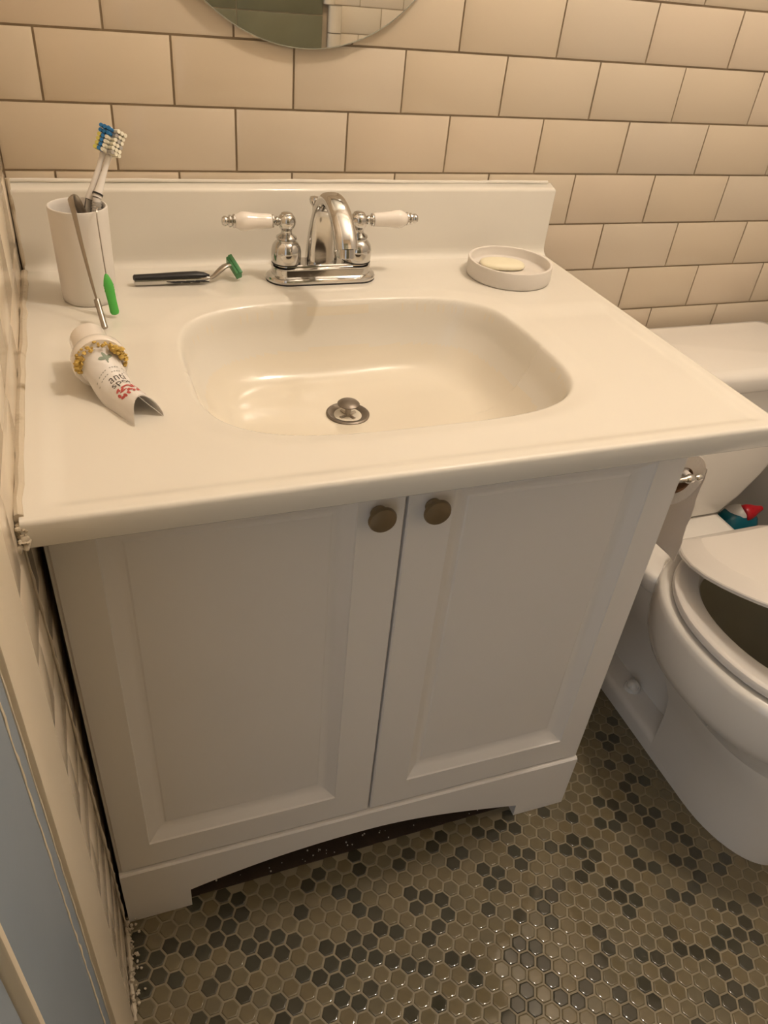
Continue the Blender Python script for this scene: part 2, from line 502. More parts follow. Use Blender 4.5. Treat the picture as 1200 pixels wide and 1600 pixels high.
def cbox(mb, X0, X1, d0, d1, z0, z1, mi=0):
    vs = [cab(x, y, z) for z in (z0, z1) for y in (d0, d1) for x in (X0, X1)]
    return mb.add(vs, [(0, 2, 3, 1), (4, 5, 7, 6), (0, 1, 5, 4), (2, 6, 7, 3), (0, 4, 6, 2), (1, 3, 7, 5)], mi)

vc = thing('vanity_cabinet', 'white two-door vanity cabinet with arched toe rail under the sink top', 'cabinet', (0.245, -0.25, 0))
cbox(MB(), 0.0, 0.016, 0.0025, 0.455, 0.0, ZB).build('side_panel', M['cabinet'], vc, bevel=0.0012)
cbox(MB(), WB - 0.016, WB, 0.0025, 0.455, 0.0, ZB).build('side_panel', M['cabinet'], vc, bevel=0.0012)
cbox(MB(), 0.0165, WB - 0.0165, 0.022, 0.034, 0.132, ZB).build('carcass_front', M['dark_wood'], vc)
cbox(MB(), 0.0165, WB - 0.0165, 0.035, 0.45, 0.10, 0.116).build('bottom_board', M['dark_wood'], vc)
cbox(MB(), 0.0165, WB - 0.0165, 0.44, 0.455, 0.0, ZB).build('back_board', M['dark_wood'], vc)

def door_leaf(X0, X1, z0, z1):
    """routed door: flat frame, stepped cove down to a sunk flat panel"""
    oX0, oX1 = X0 + (0.044 if X0 < 0.1 else 0.056), X1 - (0.056 if X0 < 0.1 else 0.044)
    oz0, oz1 = z0 + 0.054, z1 - 0.054
    def ring(a, d):
        return [cab(oX0 + a, d, oz0 + a), cab(oX1 - a, d, oz0 + a), cab(oX1 - a, d, oz1 - a), cab(oX0 + a, d, oz1 - a)]
    e = 0.002
    rings = [[cab(X0, 0.0195, z0), cab(X1, 0.0195, z0), cab(X1, 0.0195, z1), cab(X0, 0.0195, z1)],
             [cab(X0, e, z0), cab(X1, e, z0), cab(X1, e, z1), cab(X0, e, z1)],
             [cab(X0 + e, 0, z0 + e), cab(X1 - e, 0, z0 + e), cab(X1 - e, 0, z1 - e), cab(X0 + e, 0, z1 - e)],
             ring(0, 0), ring(0.0012, 0.0022), ring(0.006, 0.0052), ring(0.012, 0.0098), ring(0.020, 0.0136), ring(0.024, 0.0142), ring(0.0265, 0.0132)]
    mb = MB().loft(rings)
    return mb

GX = 0.374
for s, (a, b_) in enumerate(((0.003, GX - 0.0017), (GX + 0.0017, WB - 0.002))):
    dl = door_leaf(a, b_, 0.136, ZB - 0.004).build('door', M['cabinet'], vc, origin=cab((a + b_) / 2, 0, 0.136), angle=20)
    kx = GX + (-0.034 if s == 0 else 0.031)
    kz = 0.727
    o3 = cab(kx, 0, kz)
    kb = MB().lathe([(0.0095, 0.0), (0.0095, 0.002), (0.0075, 0.004), (0.0072, 0.0075), (0.0095, 0.0095), (0.0145, 0.0110), (0.0162, 0.0126),
                     (0.0162, 0.0146), (0.0150, 0.0168), (0.0085, 0.0186), (0.004, 0.0192), (0.0, 0.0194)], o3, (0, -1, 0), n=28, cap1=False)
    kb.build('knob', M['bronze'], dl)

# toe rail with its arch and two feet
XA, XB = 0.094, WB - 0.099
def arch(X):
    if X < XA or X > XB:
        return 0.0
    t = (X - XA) / (XB - XA)
    return 0.047 + 0.037 * (1 - abs(2 * t - 1) ** 2.1) + (0.0 if t < .5 else -0.016 * sstep(.5, 1, t))
xs = [0.0, XA - 0.0005] + [XA + (XB - XA) * k / 40 for k in range(41)] + [XB + 0.0005, WB]
prof = [(X, arch(X)) for X in xs]
b = MB()
zt = 0.1325
ring_f, ring_b = [], []
vs, fs = [], []
for X, zb in prof:
    vs += [cab(X, -0.0045, zb), cab(X, -0.0045, zt - 0.003), cab(X, -0.002, zt), cab(X, 0.018, zt), cab(X, 0.018, zb)]
n = len(prof)
for k in range(n - 1):
    for q in range(5):
        q2 = (q + 1) % 5
        fs.append((k * 5 + q, k * 5 + q2, (k + 1) * 5 + q2, (k + 1) * 5 + q))
fs += [(0, 1, 2, 3, 4), tuple(5 * (n - 1) + q for q in (4, 3, 2, 1, 0))]
b.add(vs, fs)
b.build('toe_rail', M['cabinet'], vc, angle=30)
cbox(MB(), XB - 0.006, XB + 0.02, 0.0185, 0.045, 0.0, 0.045).build('foot_block', M['cabinet'], vc, bevel=0.002)

# ------------------------------------------------------------------ sink top
xl, xr, yf, yb = -0.1325, 0.655, -0.579, -0.0005
BX, BY, BA, BB, BN = 0.256, -0.327, 0.222, 0.1615, 3.5
DX, DY = 0.240, -0.283
def rnorm(x, y):
    return (abs((x - BX) / BA) ** BN + abs((y - BY) / BB) ** BN) ** (1 / BN)
def top_h(x, y):
    z = ZT
    ex = min(sstep(xl + 0.014, xl + 0.038, x), 1 - sstep(xr - 0.030, xr - 0.012, x))
    ey = min(sstep(yf + 0.012, yf + 0.030, y), 1 - sstep(-0.262, -0.215, y))
    z -= 0.0038 * ex * ey
    r = rnorm(x, y)
    z -= 0.004 * (1 - sstep(0.98, 1.16, r))
    # side walls: lip, steep wall, round bottom
    t = min(1, max(0, (1.025 - r) / (0.36 if y > BY else 0.42)))
    z -= 0.094 * (1 - (1 - t) ** 2.6) * sstep(0, 0.17, t)
    d = math.hypot((x - DX) / 1.5, y - DY)
    z -= 0.010 * (1 - sstep(0.0, 0.10, d)) * sstep(0.2, 0.7, t)
    e = 0.0048
    for q in (xr - x, y - yf):
        if q < e:
            z -= e - math.sqrt(max(0, e * e - (e - q) ** 2))
    return z
def axis_pts(a, b_, stp, da=False, db=False):
    n = int(round((b_ - a) / stp))
    pts = [a + (b_ - a) * k / n for k in range(n + 1)]
    ex = []
    if da: ex += [a + 0.0004, a + 0.0012, a + 0.0024, a + 0.004, a + 0.006]
    if db: ex += [b_ - 0.0004, b_ - 0.0012, b_ - 0.0024, b_ - 0.004, b_ - 0.006]
    return sorted(set(pts + ex))
gx = axis_pts(xl, xr, 0.0023, db=True)
gy = axis_pts(yf, yb, 0.0023, da=True)
vt = thing('bathroom_sink', 'cream white moulded sink top with integral basin on the white cabinet', 'sink', (0.26, -0.29, 0.805))
b = MB()
nx, ny = len(gx), len(gy)
vs = [(x, y, top_h(x, y)) for y in gy for x in gx]
fs = [(j * nx + i, j * nx + i + 1, (j + 1) * nx + i + 1, (j + 1) * nx + i) for j in range(ny - 1) for i in range(nx - 1)]
rim = [i for i in range(nx)] + [j * nx + nx - 1 for j in range(1, ny)]
rim += [(ny - 1) * nx + i for i in range(nx - 2, -1, -1)] + [j * nx for j in range(ny - 2, 0, -1)]
base = len(vs)
ZL = ZT - 0.0275
cx0, cy0 = (xl + xr) / 2, (yf + yb) / 2
lows = []
for (ins, zz) in ((0.0, ZL + 0.002), (0.0015, ZL), (0.035, ZL)):
    idx = []
    for q in rim:
        x, y, z = vs[q]
        x2 = min(max(x, xl + ins), xr - ins)
        y2 = min(max(y, yf + ins), yb - ins)
        vs.append((x2, y2, zz))
        idx.append(len(vs) - 1)
    lows.append(idx)
prev = rim
for idx in lows:
    for k in range(len(rim)):
        k2 = (k + 1) % len(rim)
        fs.append((prev[k], prev[k2], idx[k2], idx[k]))
    prev = idx
b.add(vs, fs)
for k, f in enumerate(fs):
    c = vs[f[0]]
    if c[2] > ZL + 0.004 or rnorm(c[0], c[1]) < 0.9:
        b.m[k] = 1 if rnorm(c[0], c[1]) < 0.985 else 0
b.build('countertop', [M['counter'], M['basin']], vt, angle=60)
# backsplash: cove at its foot, rolled top edge
rings = []
yF, zTop = -0.0215, 0.9335
prf = [(yF - 0.010, ZT - 0.0005), (yF - 0.0065, ZT + 0.0012), (yF - 0.003, ZT + 0.0042), (yF - 0.0008, ZT + 0.009), (yF, ZT + 0.016), (yF, zTop - 0.0045), (yF + 0.0006, zTop - 0.0018), (yF + 0.0028, zTop),
       (yF + 0.006, zTop + 0.0006), (-0.003, zTop + 0.0046), (-0.0015, zTop + 0.004), (-0.0015, ZT - 0.0005)]
XE = 0.6545
for x, ins in ((xl, 0), (XE - 0.004, 0), (XE - 0.0012, 0.0012), (XE, 0.004)):
    rings.append([(x, min(y + ins * (1 if y < -0.01 else 0), -0.0015), z - (ins if z > 0.9 else 0)) for y, z in prf])
MB().loft(rings).build('backsplash', M['counter'], vt, angle=50)
# caulking along the left wall, up the corner and the blob at the front corner
def bead(path, r, name, parent, step=0.006, jit=0.35, m_=None, kind=None):
    P = [Vector(p) for p in path]
    pts, rad = [], []
    for a, c in zip(P[:-1], P[1:]):
        n = max(2, int((c - a).length / step))
        for k in range(n):
            pts.append(a.lerp(c, k / n) + Vector([random.uniform(-1, 1) * r * 0.2 for _ in range(3)]))
            rad.append(r * random.uniform(1 - jit, 1 + jit))
    pts.append(P[-1]); rad.append(r)
    return MB().tube(pts, rad, n=8).build(name, m_ or M['caulk'], parent)
bead([(xl - 0.001, yf + 0.008, ZT - 0.002), (xl - 0.001, -0.03, ZT - 0.0015)], 0.0048, 'caulk', vt, 0.022, 0.10)
bead([(xl - 0.001, -0.022, ZT), (xl - 0.001, -0.019, zTop + 0.012)], 0.0028, 'caulk', vt, 0.012, 0.25)
bead([(xl, -0.0045, zTop + 0.006), (0.15, -0.0045, zTop + 0.006), (XE - 0.01, -0.0042, zTop + 0.0055)], 0.0026, 'caulk', vt, 0.03, 0.06, m_=M['counter'])
b = MB()
for k in range(60):
    b.blob((xl - 0.003 + random.uniform(-0.002, 0.007), yf + random.uniform(-0.004, 0.012), ZT - 0.004 - random.uniform(0, 0.020)), random.uniform(0.0012, 0.0034), n=7, jit=0.35, sq=(1, random.uniform(.6, 1.5), random.uniform(.5, 1.4)))
b.build('caulk', M['caulk'], vt)
# drain
zd = top_h(DX, DY)
dr = MB().lathe([(0.021, -0.012), (0.0285, 0.0), (0.0285, 0.0013), (0.0265, 0.0024), (0.0215, 0.0016), (0.0165, -0.003), (0.0155, -0.010), (0.0155, -0.030), (0.0, -0.030)],
                (DX, DY, zd + 0.0018), n=40, cap1=False).build('drain_flange', M['nickel'], vt, origin=(DX, DY, zd))
MB().lathe([(0.0, -0.03), (0.0155, -0.0299), (0.0155, -0.012)], (DX, DY, zd + 0.003), n=24, cap0=False, cap1=False).build('drain_well', M['black'], dr)
b = MB()
b.lathe([(0.0, -0.004), (0.0120, 0.0), (0.0143, 0.0010), (0.0146, 0.0022), (0.0125, 0.0042), (0.008, 0.0058), (0.0, 0.0064)], (DX + 0.001, DY + 0.003, zd + 0.0135), n=36, cap0=False, cap1=False)
b.build('drain_stopper', M['nickel'], dr)
b = MB()
for a in range(4):
    c, s_ = math.cos(R(90 * a + 25)), math.sin(R(90 * a + 25))
    b.tube([(DX, DY, zd + 0.001), (DX + 0.013 * c, DY + 0.013 * s_, zd + 0.0005)], 0.0022, n=6)
b.lathe([(0.004, -0.02), (0.004, 0.014)], (DX, DY, zd), n=12)
b.build('stopper_legs', M['steel'], dr)

# ------------------------------------------------------------------ faucet
FX, FY = 0.2535, -0.090
fc = thing('faucet', 'chrome centerset faucet with two porcelain lever handles behind the basin', 'faucet', (FX, FY, ZT))
def stad(hx, hy, z, n=40):
    out = []
    for k in range(n):
        t = 2 * math.pi * (k + 0.5) / n
        c, s_ = math.cos(t), math.sin(t)
        out.append((FX + math.copysign(hx - hy, c) + hy * c, FY + hy * s_, z))
    return out
MB().loft([stad(0.0785, 0.0285, ZT - 0.001), stad(0.0785, 0.0285, ZT + 0.0022)]).build('gasket', M['black'], fc)
MB().loft([stad(0.0785, 0.0285, ZT + 0.0022), stad(0.0787, 0.0287, ZT + 0.0050), stad(0.0775, 0.0275, ZT + 0.0072), stad(0.0745, 0.0245, ZT + 0.0088), stad(0.0722, 0.0222, ZT + 0.0092), stad(0.0712, 0.0212, ZT + 0.0098),
           stad(0.0706, 0.0206, ZT + 0.0180), stad(0.0712, 0.0212, ZT + 0.0186), stad(0.0710, 0.0210, ZT + 0.0200), stad(0.0690, 0.0190, ZT + 0.0212), stad(0.0672, 0.0172, ZT + 0.0215), stad(0.0668, 0.0168, ZT + 0.0232),
           stad(0.0650, 0.0150, ZT + 0.0244), stad(0.060, 0.010, ZT + 0.0247)]).build('base', M['chrome'], fc, angle=28)
for s in (-1, 1):
    hx = FX + s * 0.0508
    zb = ZT + 0.0246
    h = MB().lathe([(0.0195, 0.0), (0.0200, 0.002), (0.0206, 0.008), (0.0203, 0.016), (0.0190, 0.022), (0.0155, 0.0270), (0.0128, 0.0290), (0.0128, 0.0305), (0.0142, 0.0325), (0.0138, 0.0345),
                    (0.0105, 0.0365), (0.0078, 0.0385), (0.0072, 0.0415), (0.0080, 0.0440), (0.0100, 0.0465), (0.0120, 0.0505), (0.0125, 0.0545), (0.0117, 0.0588), (0.0092, 0.0625),
                    (0.0080, 0.0632), (0.0078, 0.0645), (0.0055, 0.0658), (0.0, 0.0662)], (hx, FY, zb), n=36, cap1=False)
    hd = h.build('handle', M['chrome'], fc, origin=(hx, FY, zb), angle=40)
    MB().lathe([(0.0200, 0), (0.0200, 0.0015)], (hx, FY, zb - 0.0008), n=36).build('washer', M['black'], hd)
    la = Vector((s, -0.02, 0.02)).normalized()
    o3 = Vector((hx, FY, zb + 0.0545)) + la * 0.0115
    MB().lathe([(0.005, 0.0), (0.0062, 0.001), (0.0062, 0.003), (0.0045, 0.0042), (0.0060, 0.0055), (0.0085, 0.007), (0.0085, 0.0085), (0.007, 0.0095)], o3, la, n=24).build('lever_collar', M['chrome'], hd)
    MB().lathe([(0.0072, 0.0090), (0.0088, 0.0098), (0.0094, 0.013), (0.0098, 0.022), (0.0106, 0.033), (0.0120, 0.042), (0.0124, 0.047), (0.0115, 0.051), (0.0092, 0.0555), (0.0078, 0.0580)], o3, la, n=28).build('lever', M['porcelain'], hd)
    MB().lathe([(0.0078, 0.0578), (0.0088, 0.0585), (0.0088, 0.0600), (0.0070, 0.0612), (0.0062, 0.0620), (0.0078, 0.0635), (0.0078, 0.0655), (0.0058, 0.0667), (0.0050, 0.0675),
                (0.0064, 0.0695), (0.0064, 0.0720), (0.0048, 0.0745), (0.0, 0.0755)], o3, la, n=24, cap1=False).build('finial', M['chrome'], hd)
# spout: flattened tapering arch
sp_path = interp([(FX, -0.086, 0.024), (FX, -0.0865, 0.050), (FX, -0.090, 0.076), (FX, -0.098, 0.098), (FX, -0.113, 0.1125), (FX, -0.134, 0.1165), (FX, -0.156, 0.1115), (FX, -0.175, 0.100), (FX, -0.189, 0.0855), (FX, -0.195, 0.0745)], 5)
wx = interp([(0.0225, 0.0150), (0.0205, 0.0125), (0.0180, 0.0105), (0.0155, 0.0095), (0.0140, 0.0092), (0.0138, 0.0095), (0.0142, 0.0102), (0.0146, 0.0112), (0.0148, 0.0120), (0.0148, 0.0124)], 5)
rings = []
for i, p in enumerate(sp_path):
    a = Vector(sp_path[min(i + 1, len(sp_path) - 1)]) - Vector(sp_path[max(i - 1, 0)])
    a.normalize()
    nrm = Vector((0, a.z, -a.y))
    hx, ht = wx[i]
    ring = []
    for k in range(28):
        t = 2 * math.pi * k / 28
        c, s_ = math.cos(t), math.sin(t)
        e = 0.78
        ring.append(tuple(Vector((FX, p[1], ZT + p[2])) + Vector((1, 0, 0)) * hx * math.copysign(abs(c) ** e, c) + nrm * ht * math.copysign(abs(s_) ** e, s_)))
    rings.append(ring)
MB().loft(rings).build('spout', M['chrome'], fc, angle=50)
MB().lathe([(0.0112, 0.0), (0.0112, 0.0105), (0.0095, 0.0115), (0.0, 0.0108)], (FX, -0.1945, ZT + 0.0765), (0, -0.18, -1), n=32, cap1=False).build('aerator', M['chrome'], fc)
MB().lathe([(0.0025, 0.0), (0.0025, 0.066), (0.0035, 0.068), (0.0062, 0.0715), (0.0072, 0.076), (0.0060, 0.0795), (0.0, 0.081)], (FX - 0.006, -0.0662, ZT + 0.0235), (0, 0.02, 1), n=20, cap1=False).build('lift_rod', M['chrome'], fc)

# ------------------------------------------------------------------ mirror
mx, mz, mr_ = 0.244, 1.302, 0.201
mi_ = thing('round_mirror', 'round frameless mirror hanging on the tiled wall above the faucet', 'mirror', (mx, -0.002, mz - mr_))
MB().lathe([(mr_ - 0.0013, 0.0), (mr_, 0.0006), (mr_, 0.004)], (mx, -0.0095, mz), (0, 1, 0), n=160, cap0=False).build('glass_edge', M['mirror_edge'], mi_)
MB().lathe([(0.0, 0.0), (mr_ - 0.0012, 0.0)], (mx, -0.0095, mz), (0, 1, 0), n=160, cap0=False, cap1=False).build('glass', M['mirror'], mi_)
MB().lathe([(0.10, 0.0), (0.10, 0.0045)], (mx, -0.0054, mz), (0, 1, 0), n=48).build('mounting_disc', M['dark_wood'], mi_)

# ------------------------------------------------------------------ ceiling lamp
lm = thing('ceiling_lamp', 'round glowing globe lamp hanging from the ceiling', 'lamp', (LAMP_POS[0], LAMP_POS[1], ZC))
MB().lathe([(0.075, 0.0), (0.075, -0.012), (0.06, -0.02), (0.012, -0.03), (0.012, -0.30), (0.034, -0.31), (0.034, -0.345)], (LAMP_POS[0], LAMP_POS[1], ZC), n=40).build('base', M['brush_white'], lm)
bm = bmesh.new()
bmesh.ops.create_icosphere(bm, subdivisions=3, radius=0.062)
me = bpy.data.meshes.new('globe')
bm.to_mesh(me); bm.free()
me.materials.append(M['lamp'])
place('globe', me, LAMP_POS, lm)

# ------------------------------------------------------------------ cup with brushes and picks
CX, CY = -0.0565, -0.128
cup = MB().lathe([(0.0, 0.0), (0.0295, 0.0), (0.0314, 0.002), (0.0320, 0.008), (0.0334, 0.106), (0.0337, 0.1105), (0.0331, 0.1122), (0.0317, 0.1125), (0.0307, 0.111), (0.0302, 0.106), (0.0285, 0.010), (0.0, 0.007)],
                 (CX, CY, ZT), n=56, cap0=False, cap1=False).build('toothbrush_cup', M['cup'], origin=(CX, CY, ZT), angle=50)
tag(cup, 'white tapered ceramic cup holding toothbrushes on the left of the sink top', 'cup')

def toothbrush(name, label, foot, neck, head, face, kind):
    F, N, H = Vector(foot), Vector(neck), Vector(head)
    t = thing(name, label, 'toothbrush', foot, 'toothbrushes in the cup')
    d = (H - N).normalized()
    hl = 0.031
    if kind == 'blue':
        MB().tube([F, F.lerp(N, .3), F.lerp(N, .7), N], [0.0040, 0.0048, 0.0050, 0.0045], n=14, flat=0.8).build('handle', M['grey_grip'], t)
        s = (N - F).normalized().cross(Vector(face)).normalized()
        MB().tube([F.lerp(N, .25) - s * 0.0043, F.lerp(N, .6) - s * 0.0047, N - s * 0.0041], [0.0016, 0.0020, 0.0012], n=8).build('black_stripe', M['black'], t)
    else:
        MB().tube([F, F.lerp(N, .3), F.lerp(N, .8), N], [0.0045, 0.0052, 0.0056, 0.0050], n=14, flat=0.85).build('handle', M['brush_white'], t)
        b = MB()
        for k in range(7):
            c = F.lerp(N, 0.78 + 0.028 * k)
            b.tube([c - (N - F).normalized() * 0.0009, c + (N - F).normalized() * 0.0009], 0.0061 - 0.0001 * k, n=16)
        b.build('grip_ribs', M['grey_grip'], t)
        c = N + d * 0.004
        MB().tube([c - d * 0.001, c + d * 0.001], 0.0062, n=18).build('black_band', M['black'], t)
    MB().tube([N, N.lerp(H, .25), N.lerp(H, .55), H - d * hl * .5], [0.0055, 0.0042, 0.0030, 0.0036], n=12).build('neck', M['brush_white'], t)
    fc_ = Vector(face)
    fc_ = (fc_ - d * fc_.dot(d)).normalized()
    sd = d.cross(fc_).normalized()
    rings = []
    for q in (-1.0, -0.92, -0.6, 0.0, 0.6, 0.92, 1.0):
        wv = 0.0074 * math.sqrt(max(0.12, 1 - q ** 4))
        ring = []
        for k in range(12):
            a = 2 * math.pi * k / 12
            ring.append(tuple(H + d * q * hl * .5 + sd * wv * math.cos(a) + fc_ * 0.0022 * math.sin(a)))
        rings.append(ring)
    hd = MB().loft(rings).build('head', M['brush_white'], t, origin=tuple(H))
    for a in range(6):
        for c in range(3):
            p = H + d * (a - 2.5) * 0.0049 + sd * (c - 1) * 0.0046 + fc_ * 0.001
            ln = 0.0105 + (0.0015 if a in (0, 5) else 0)
            if kind == 'blue':
                mt = M['blue'] if (c == 1 or a in (4, 5)) else (M['bristle_y'] if c == 0 else M['bristle'])
            else:
                mt = M['bristle'] if (a + c) % 4 else M['grey_grip']
            MB().tube([p, p + fc_ * ln], [0.0020, 0.0023], n=8).build('bristle_tuft', mt, hd)
    return t
toothbrush('toothbrush', 'white toothbrush with blue and yellow bristles and grey grip, left in the cup', (-0.066, -0.121, ZT + 0.0145), (-0.0415, -0.1095, ZT + 0.1135), (-0.0140, -0.0900, ZT + 0.1745), (-0.55, -0.8, -0.1), 'blue')
toothbrush('toothbrush', 'white toothbrush with white bristles and black ring, right in the cup', (-0.049, -0.137, ZT + 0.0145), (-0.0335, -0.1165, ZT + 0.1175), (-0.0075, -0.0900, ZT + 0.1710), (0.45, -0.85, 0.05), 'white')

# bent steel tool hooked over the rim
tool = thing('steel_pick', 'bent flat steel tool hooked over the front rim of the white cup', 'tool', (-0.045, -0.228, ZT))
pth = interp([(-0.0485, -0.136, 0.094), (-0.0530, -0.146, 0.112), (-0.0580, -0.1560, 0.1275), (-0.0614, -0.1610, 0.1305), (-0.0622, -0.1640, 0.1275), (-0.0605, -0.1680, 0.112), (-0.0575, -0.1800, 0.083), (-0.0525, -0.197, 0.045), (-0.0498, -0.2065, 0.0285)], 5)
MB().tube([(x, y, z + ZT) for x, y, z in pth], [0.0050 - 0.0033 * max(0, (k - 20) / (len(pth) - 21)) for k in range(len(pth))], n=10, flat=0.30, up=(0.1, -1, 0)).build('blade', M['steel'], tool)
b = MB()
A, B = Vector((-0.0500, -0.2055, ZT + 0.030)), Vector((-0.0452, -0.2290, ZT + 0.0030))
b.tube([A.lerp(B, q) for q in (0, .03, .1, .5, .97, 1.0)], [0.0018, 0.0034, 0.0032, 0.0034, 0.0036, 0.0022], n=14)
for k in range(6):
    q = 0.10 + 0.035 * k
    b.tube([A.lerp(B, q), A.lerp(B, q + 0.015)], 0.0037, n=14)
b.build('handle', M['steel'], tool)
# green handled interdental brush hanging on the rim
ib = thing('interdental_brush', 'thin wire brush with bright green handle leaning against the white cup', 'brush', (-0.030, -0.19, ZT))
MB().tube(interp([(-0.0330, -0.1500, ZT + 0.1165), (-0.0368, -0.1640, ZT + 0.1140), (-0.0365, -0.1720, ZT + 0.0800), (-0.0355, -0.1815, ZT + 0.0480)], 5), 0.0007, n=8).build('wire', M['steel'], ib)
A, B = Vector((-0.0357, -0.1810, ZT + 0.0500)), Vector((-0.0312, -0.1930, ZT + 0.0038))
MB().tube([A.lerp(B, q) for q in (0, .04, .15, .28, .31, .34, .37, .40, .43, .7, .92, .98, 1)], [0.0008, 0.0024, 0.0044, 0.0060, 0.0055, 0.0060, 0.0055, 0.0060, 0.0056, 0.0052, 0.0054, 0.0042, 0.0015], n=14, flat=0.5, up=(0.2, -1, 0)).build('handle', M['green_bright'], ib)

# ------------------------------------------------------------------ razor
rz = thing('razor', 'black and chrome razor with green head lying behind the basin', 'razor', (0.047, -0.094, ZT))
yy = -0.0945
hp = [(-0.0010, 0.0068), (0.0, 0.0070), (0.03, 0.0072), (0.06, 0.0078), (0.08, 0.0080), (0.090, 0.0076), (0.097, 0.0070)]
def sect(x, zc, ry, rz_, n=16):
    return [(x, yy + ry * math.cos(2 * math.pi * k / n), ZT + zc + rz_ * math.sin(2 * math.pi * k / n)) for k in range(n)]
MB().loft([sect(x, z - 0.0006, 0.0056 * s, 0.0064 * s) for (x, z), s in zip(hp, (.5, .9, 1, 1.05, 1.05, .8, .5))]).build('handle', M['chrome'], rz)
MB().loft([sect(x, z + 0.0040, 0.0063 * s, 0.0044 * s) for (x, z), s in zip([(-0.0015, .0068)] + hp[1:], (.5, .9, 1, 1.1, 1.1, .8, .25))]).build('grip', M['black'], rz)
for k in range(4):
    x = 0.040 + k * 0.0125
    MB().tube([(x, yy - 0.0056, ZT + 0.0064), (x + 0.010, yy - 0.0061, ZT + 0.0054), (x + 0.018, yy - 0.0055, ZT + 0.0042)], [0.0006, 0.0014, 0.0006], n=8).build('grip_rib', M['black'], rz)
MB().tube(interp([(0.093, yy, ZT + 0.0065), (0.102, yy + 0.002, ZT + 0.0080), (0.112, yy + 0.006, ZT + 0.0150), (0.120, yy + 0.010, ZT + 0.0190), (0.127, yy + 0.013, ZT + 0.0190)], 4),
          [0.0030, 0.0032, 0.0035, 0.0040, 0.0044, 0.0048, 0.0050, 0.0052, 0.0054, 0.0056, 0.0056, 0.0056, 0.0056, 0.0055, 0.0052, 0.0050, 0.005], n=14, flat=0.55, up=(0, 0, 1)).build('neck', M['steel'], rz)
A, B = Vector((0.1275, -0.0700, ZT + 0.0240)), Vector((0.1375, -0.0940, ZT + 0.0085))
d = (B - A).normalized()
u = Vector((0.80, 0.30, 0.30)); u = (u - d * u.dot(d)).normalized()
v = d.cross(u)
def hbox(mb, a0, a1, u0, u1, v0, v1):
    c = A.lerp(B, 0.5)
    L = (B - A).length / 2
    vs = [tuple(c + d * L * p + u * q + v * r_) for r_ in (v0, v1) for q in (u0, u1) for p in (a0, a1)]
    return mb.add(vs, [(0, 2, 3, 1), (4, 5, 7, 6), (0, 1, 5, 4), (2, 6, 7, 3), (0, 4, 6, 2), (1, 3, 7, 5)])
hd = hbox(MB(), -1, 1, -0.0045, 0.0040, -0.0065, 0.0065).build('head', M['green_head'], rz, bevel=0.0014)
for k in range(3):
    hbox(MB(), -.86, .86, 0.0033, 0.0040, -0.0035 + 0.0026 * k, -0.0020 + 0.0026 * k).build('blade', M['black'], hd)
hbox(MB(), -1.04, 1.04, -0.001, 0.0045, 0.0050, 0.0078).build('lubricating_strip', M['green_head'], hd, bevel=0.0009)

# ------------------------------------------------------------------ soap dish and soap
sx, sy = 0.541, -0.112
dish = MB().lathe([(0.0, 0.0), (0.0608, 0.0), (0.0630, 0.0015), (0.0636, 0.004), (0.0636, 0.0235), (0.0630, 0.0250), (0.0612, 0.0255), (0.0594, 0.0247), (0.0588, 0.0225), (0.0586, 0.0125), (0.057, 0.0108), (0.0, 0.0105)],
                  (sx, sy, ZT), n=72, cap0=False, cap1=False).build('soap_dish', M['dish'], origin=(sx, sy, ZT), angle=50)
tag(dish, 'round white soap dish on the right back corner of the sink top', 'soap dish')
rings = []
for q, zz in ((0.85, 0.0), (0.97, 0.0018), (1.0, 0.0040), (0.96, 0.0062), (0.80, 0.0080), (0.45, 0.0088)):
    rings.append([(x, y, ZT + 0.0108 + zz) for x, y, _ in egg(0, 0, 0.0345 * q, 0.0225 * q, 0.0225 * q, 0, 40, 2.5)])
ca, sa = math.cos(R(-14)), math.sin(R(-14))
rings = [[(sx - 0.006 + x * ca - y * sa, sy + 0.012 + x * sa + y * ca, z) for x, y, z in r] for r in rings]
so = MB().loft(rings).build('soap_bar', M['soap'], origin=(sx - 0.006, sy + 0.012, ZT + 0.0108), angle=70)
tag(so, 'small oval cream soap bar lying in the white soap dish', 'soap')

# ------------------------------------------------------------------ squeezed tube
tb = thing('cream_tube', 'squeezed white tube with large cap and yellow crust lying left of basin', 'tube', (-0.045, -0.36, ZT))
cA, cB = Vector((-0.0640, -0.302, ZT + 0.0235)), Vector((-0.0550, -0.3610, ZT + 0.0245))
ZW = ZT - 0.0038
ax = (cB - cA).normalized()
MB().lathe([(0.0, 0.0), (0.0180, 0.0), (0.0195, 0.0015), (0.0202, 0.030), (0.0204, 0.040), (0.0212, 0.0445), (0.0262, 0.0470), (0.0275, 0.0490), (0.0275, 0.0580), (0.0260, 0.0605), (0.0205, 0.0610), (0.0, 0.0610)],
           cA - Vector((0, 0, 0.0)), ax, n=48, cap0=False, cap1=False).build('cap', M['porcelain'], tb, angle=40)
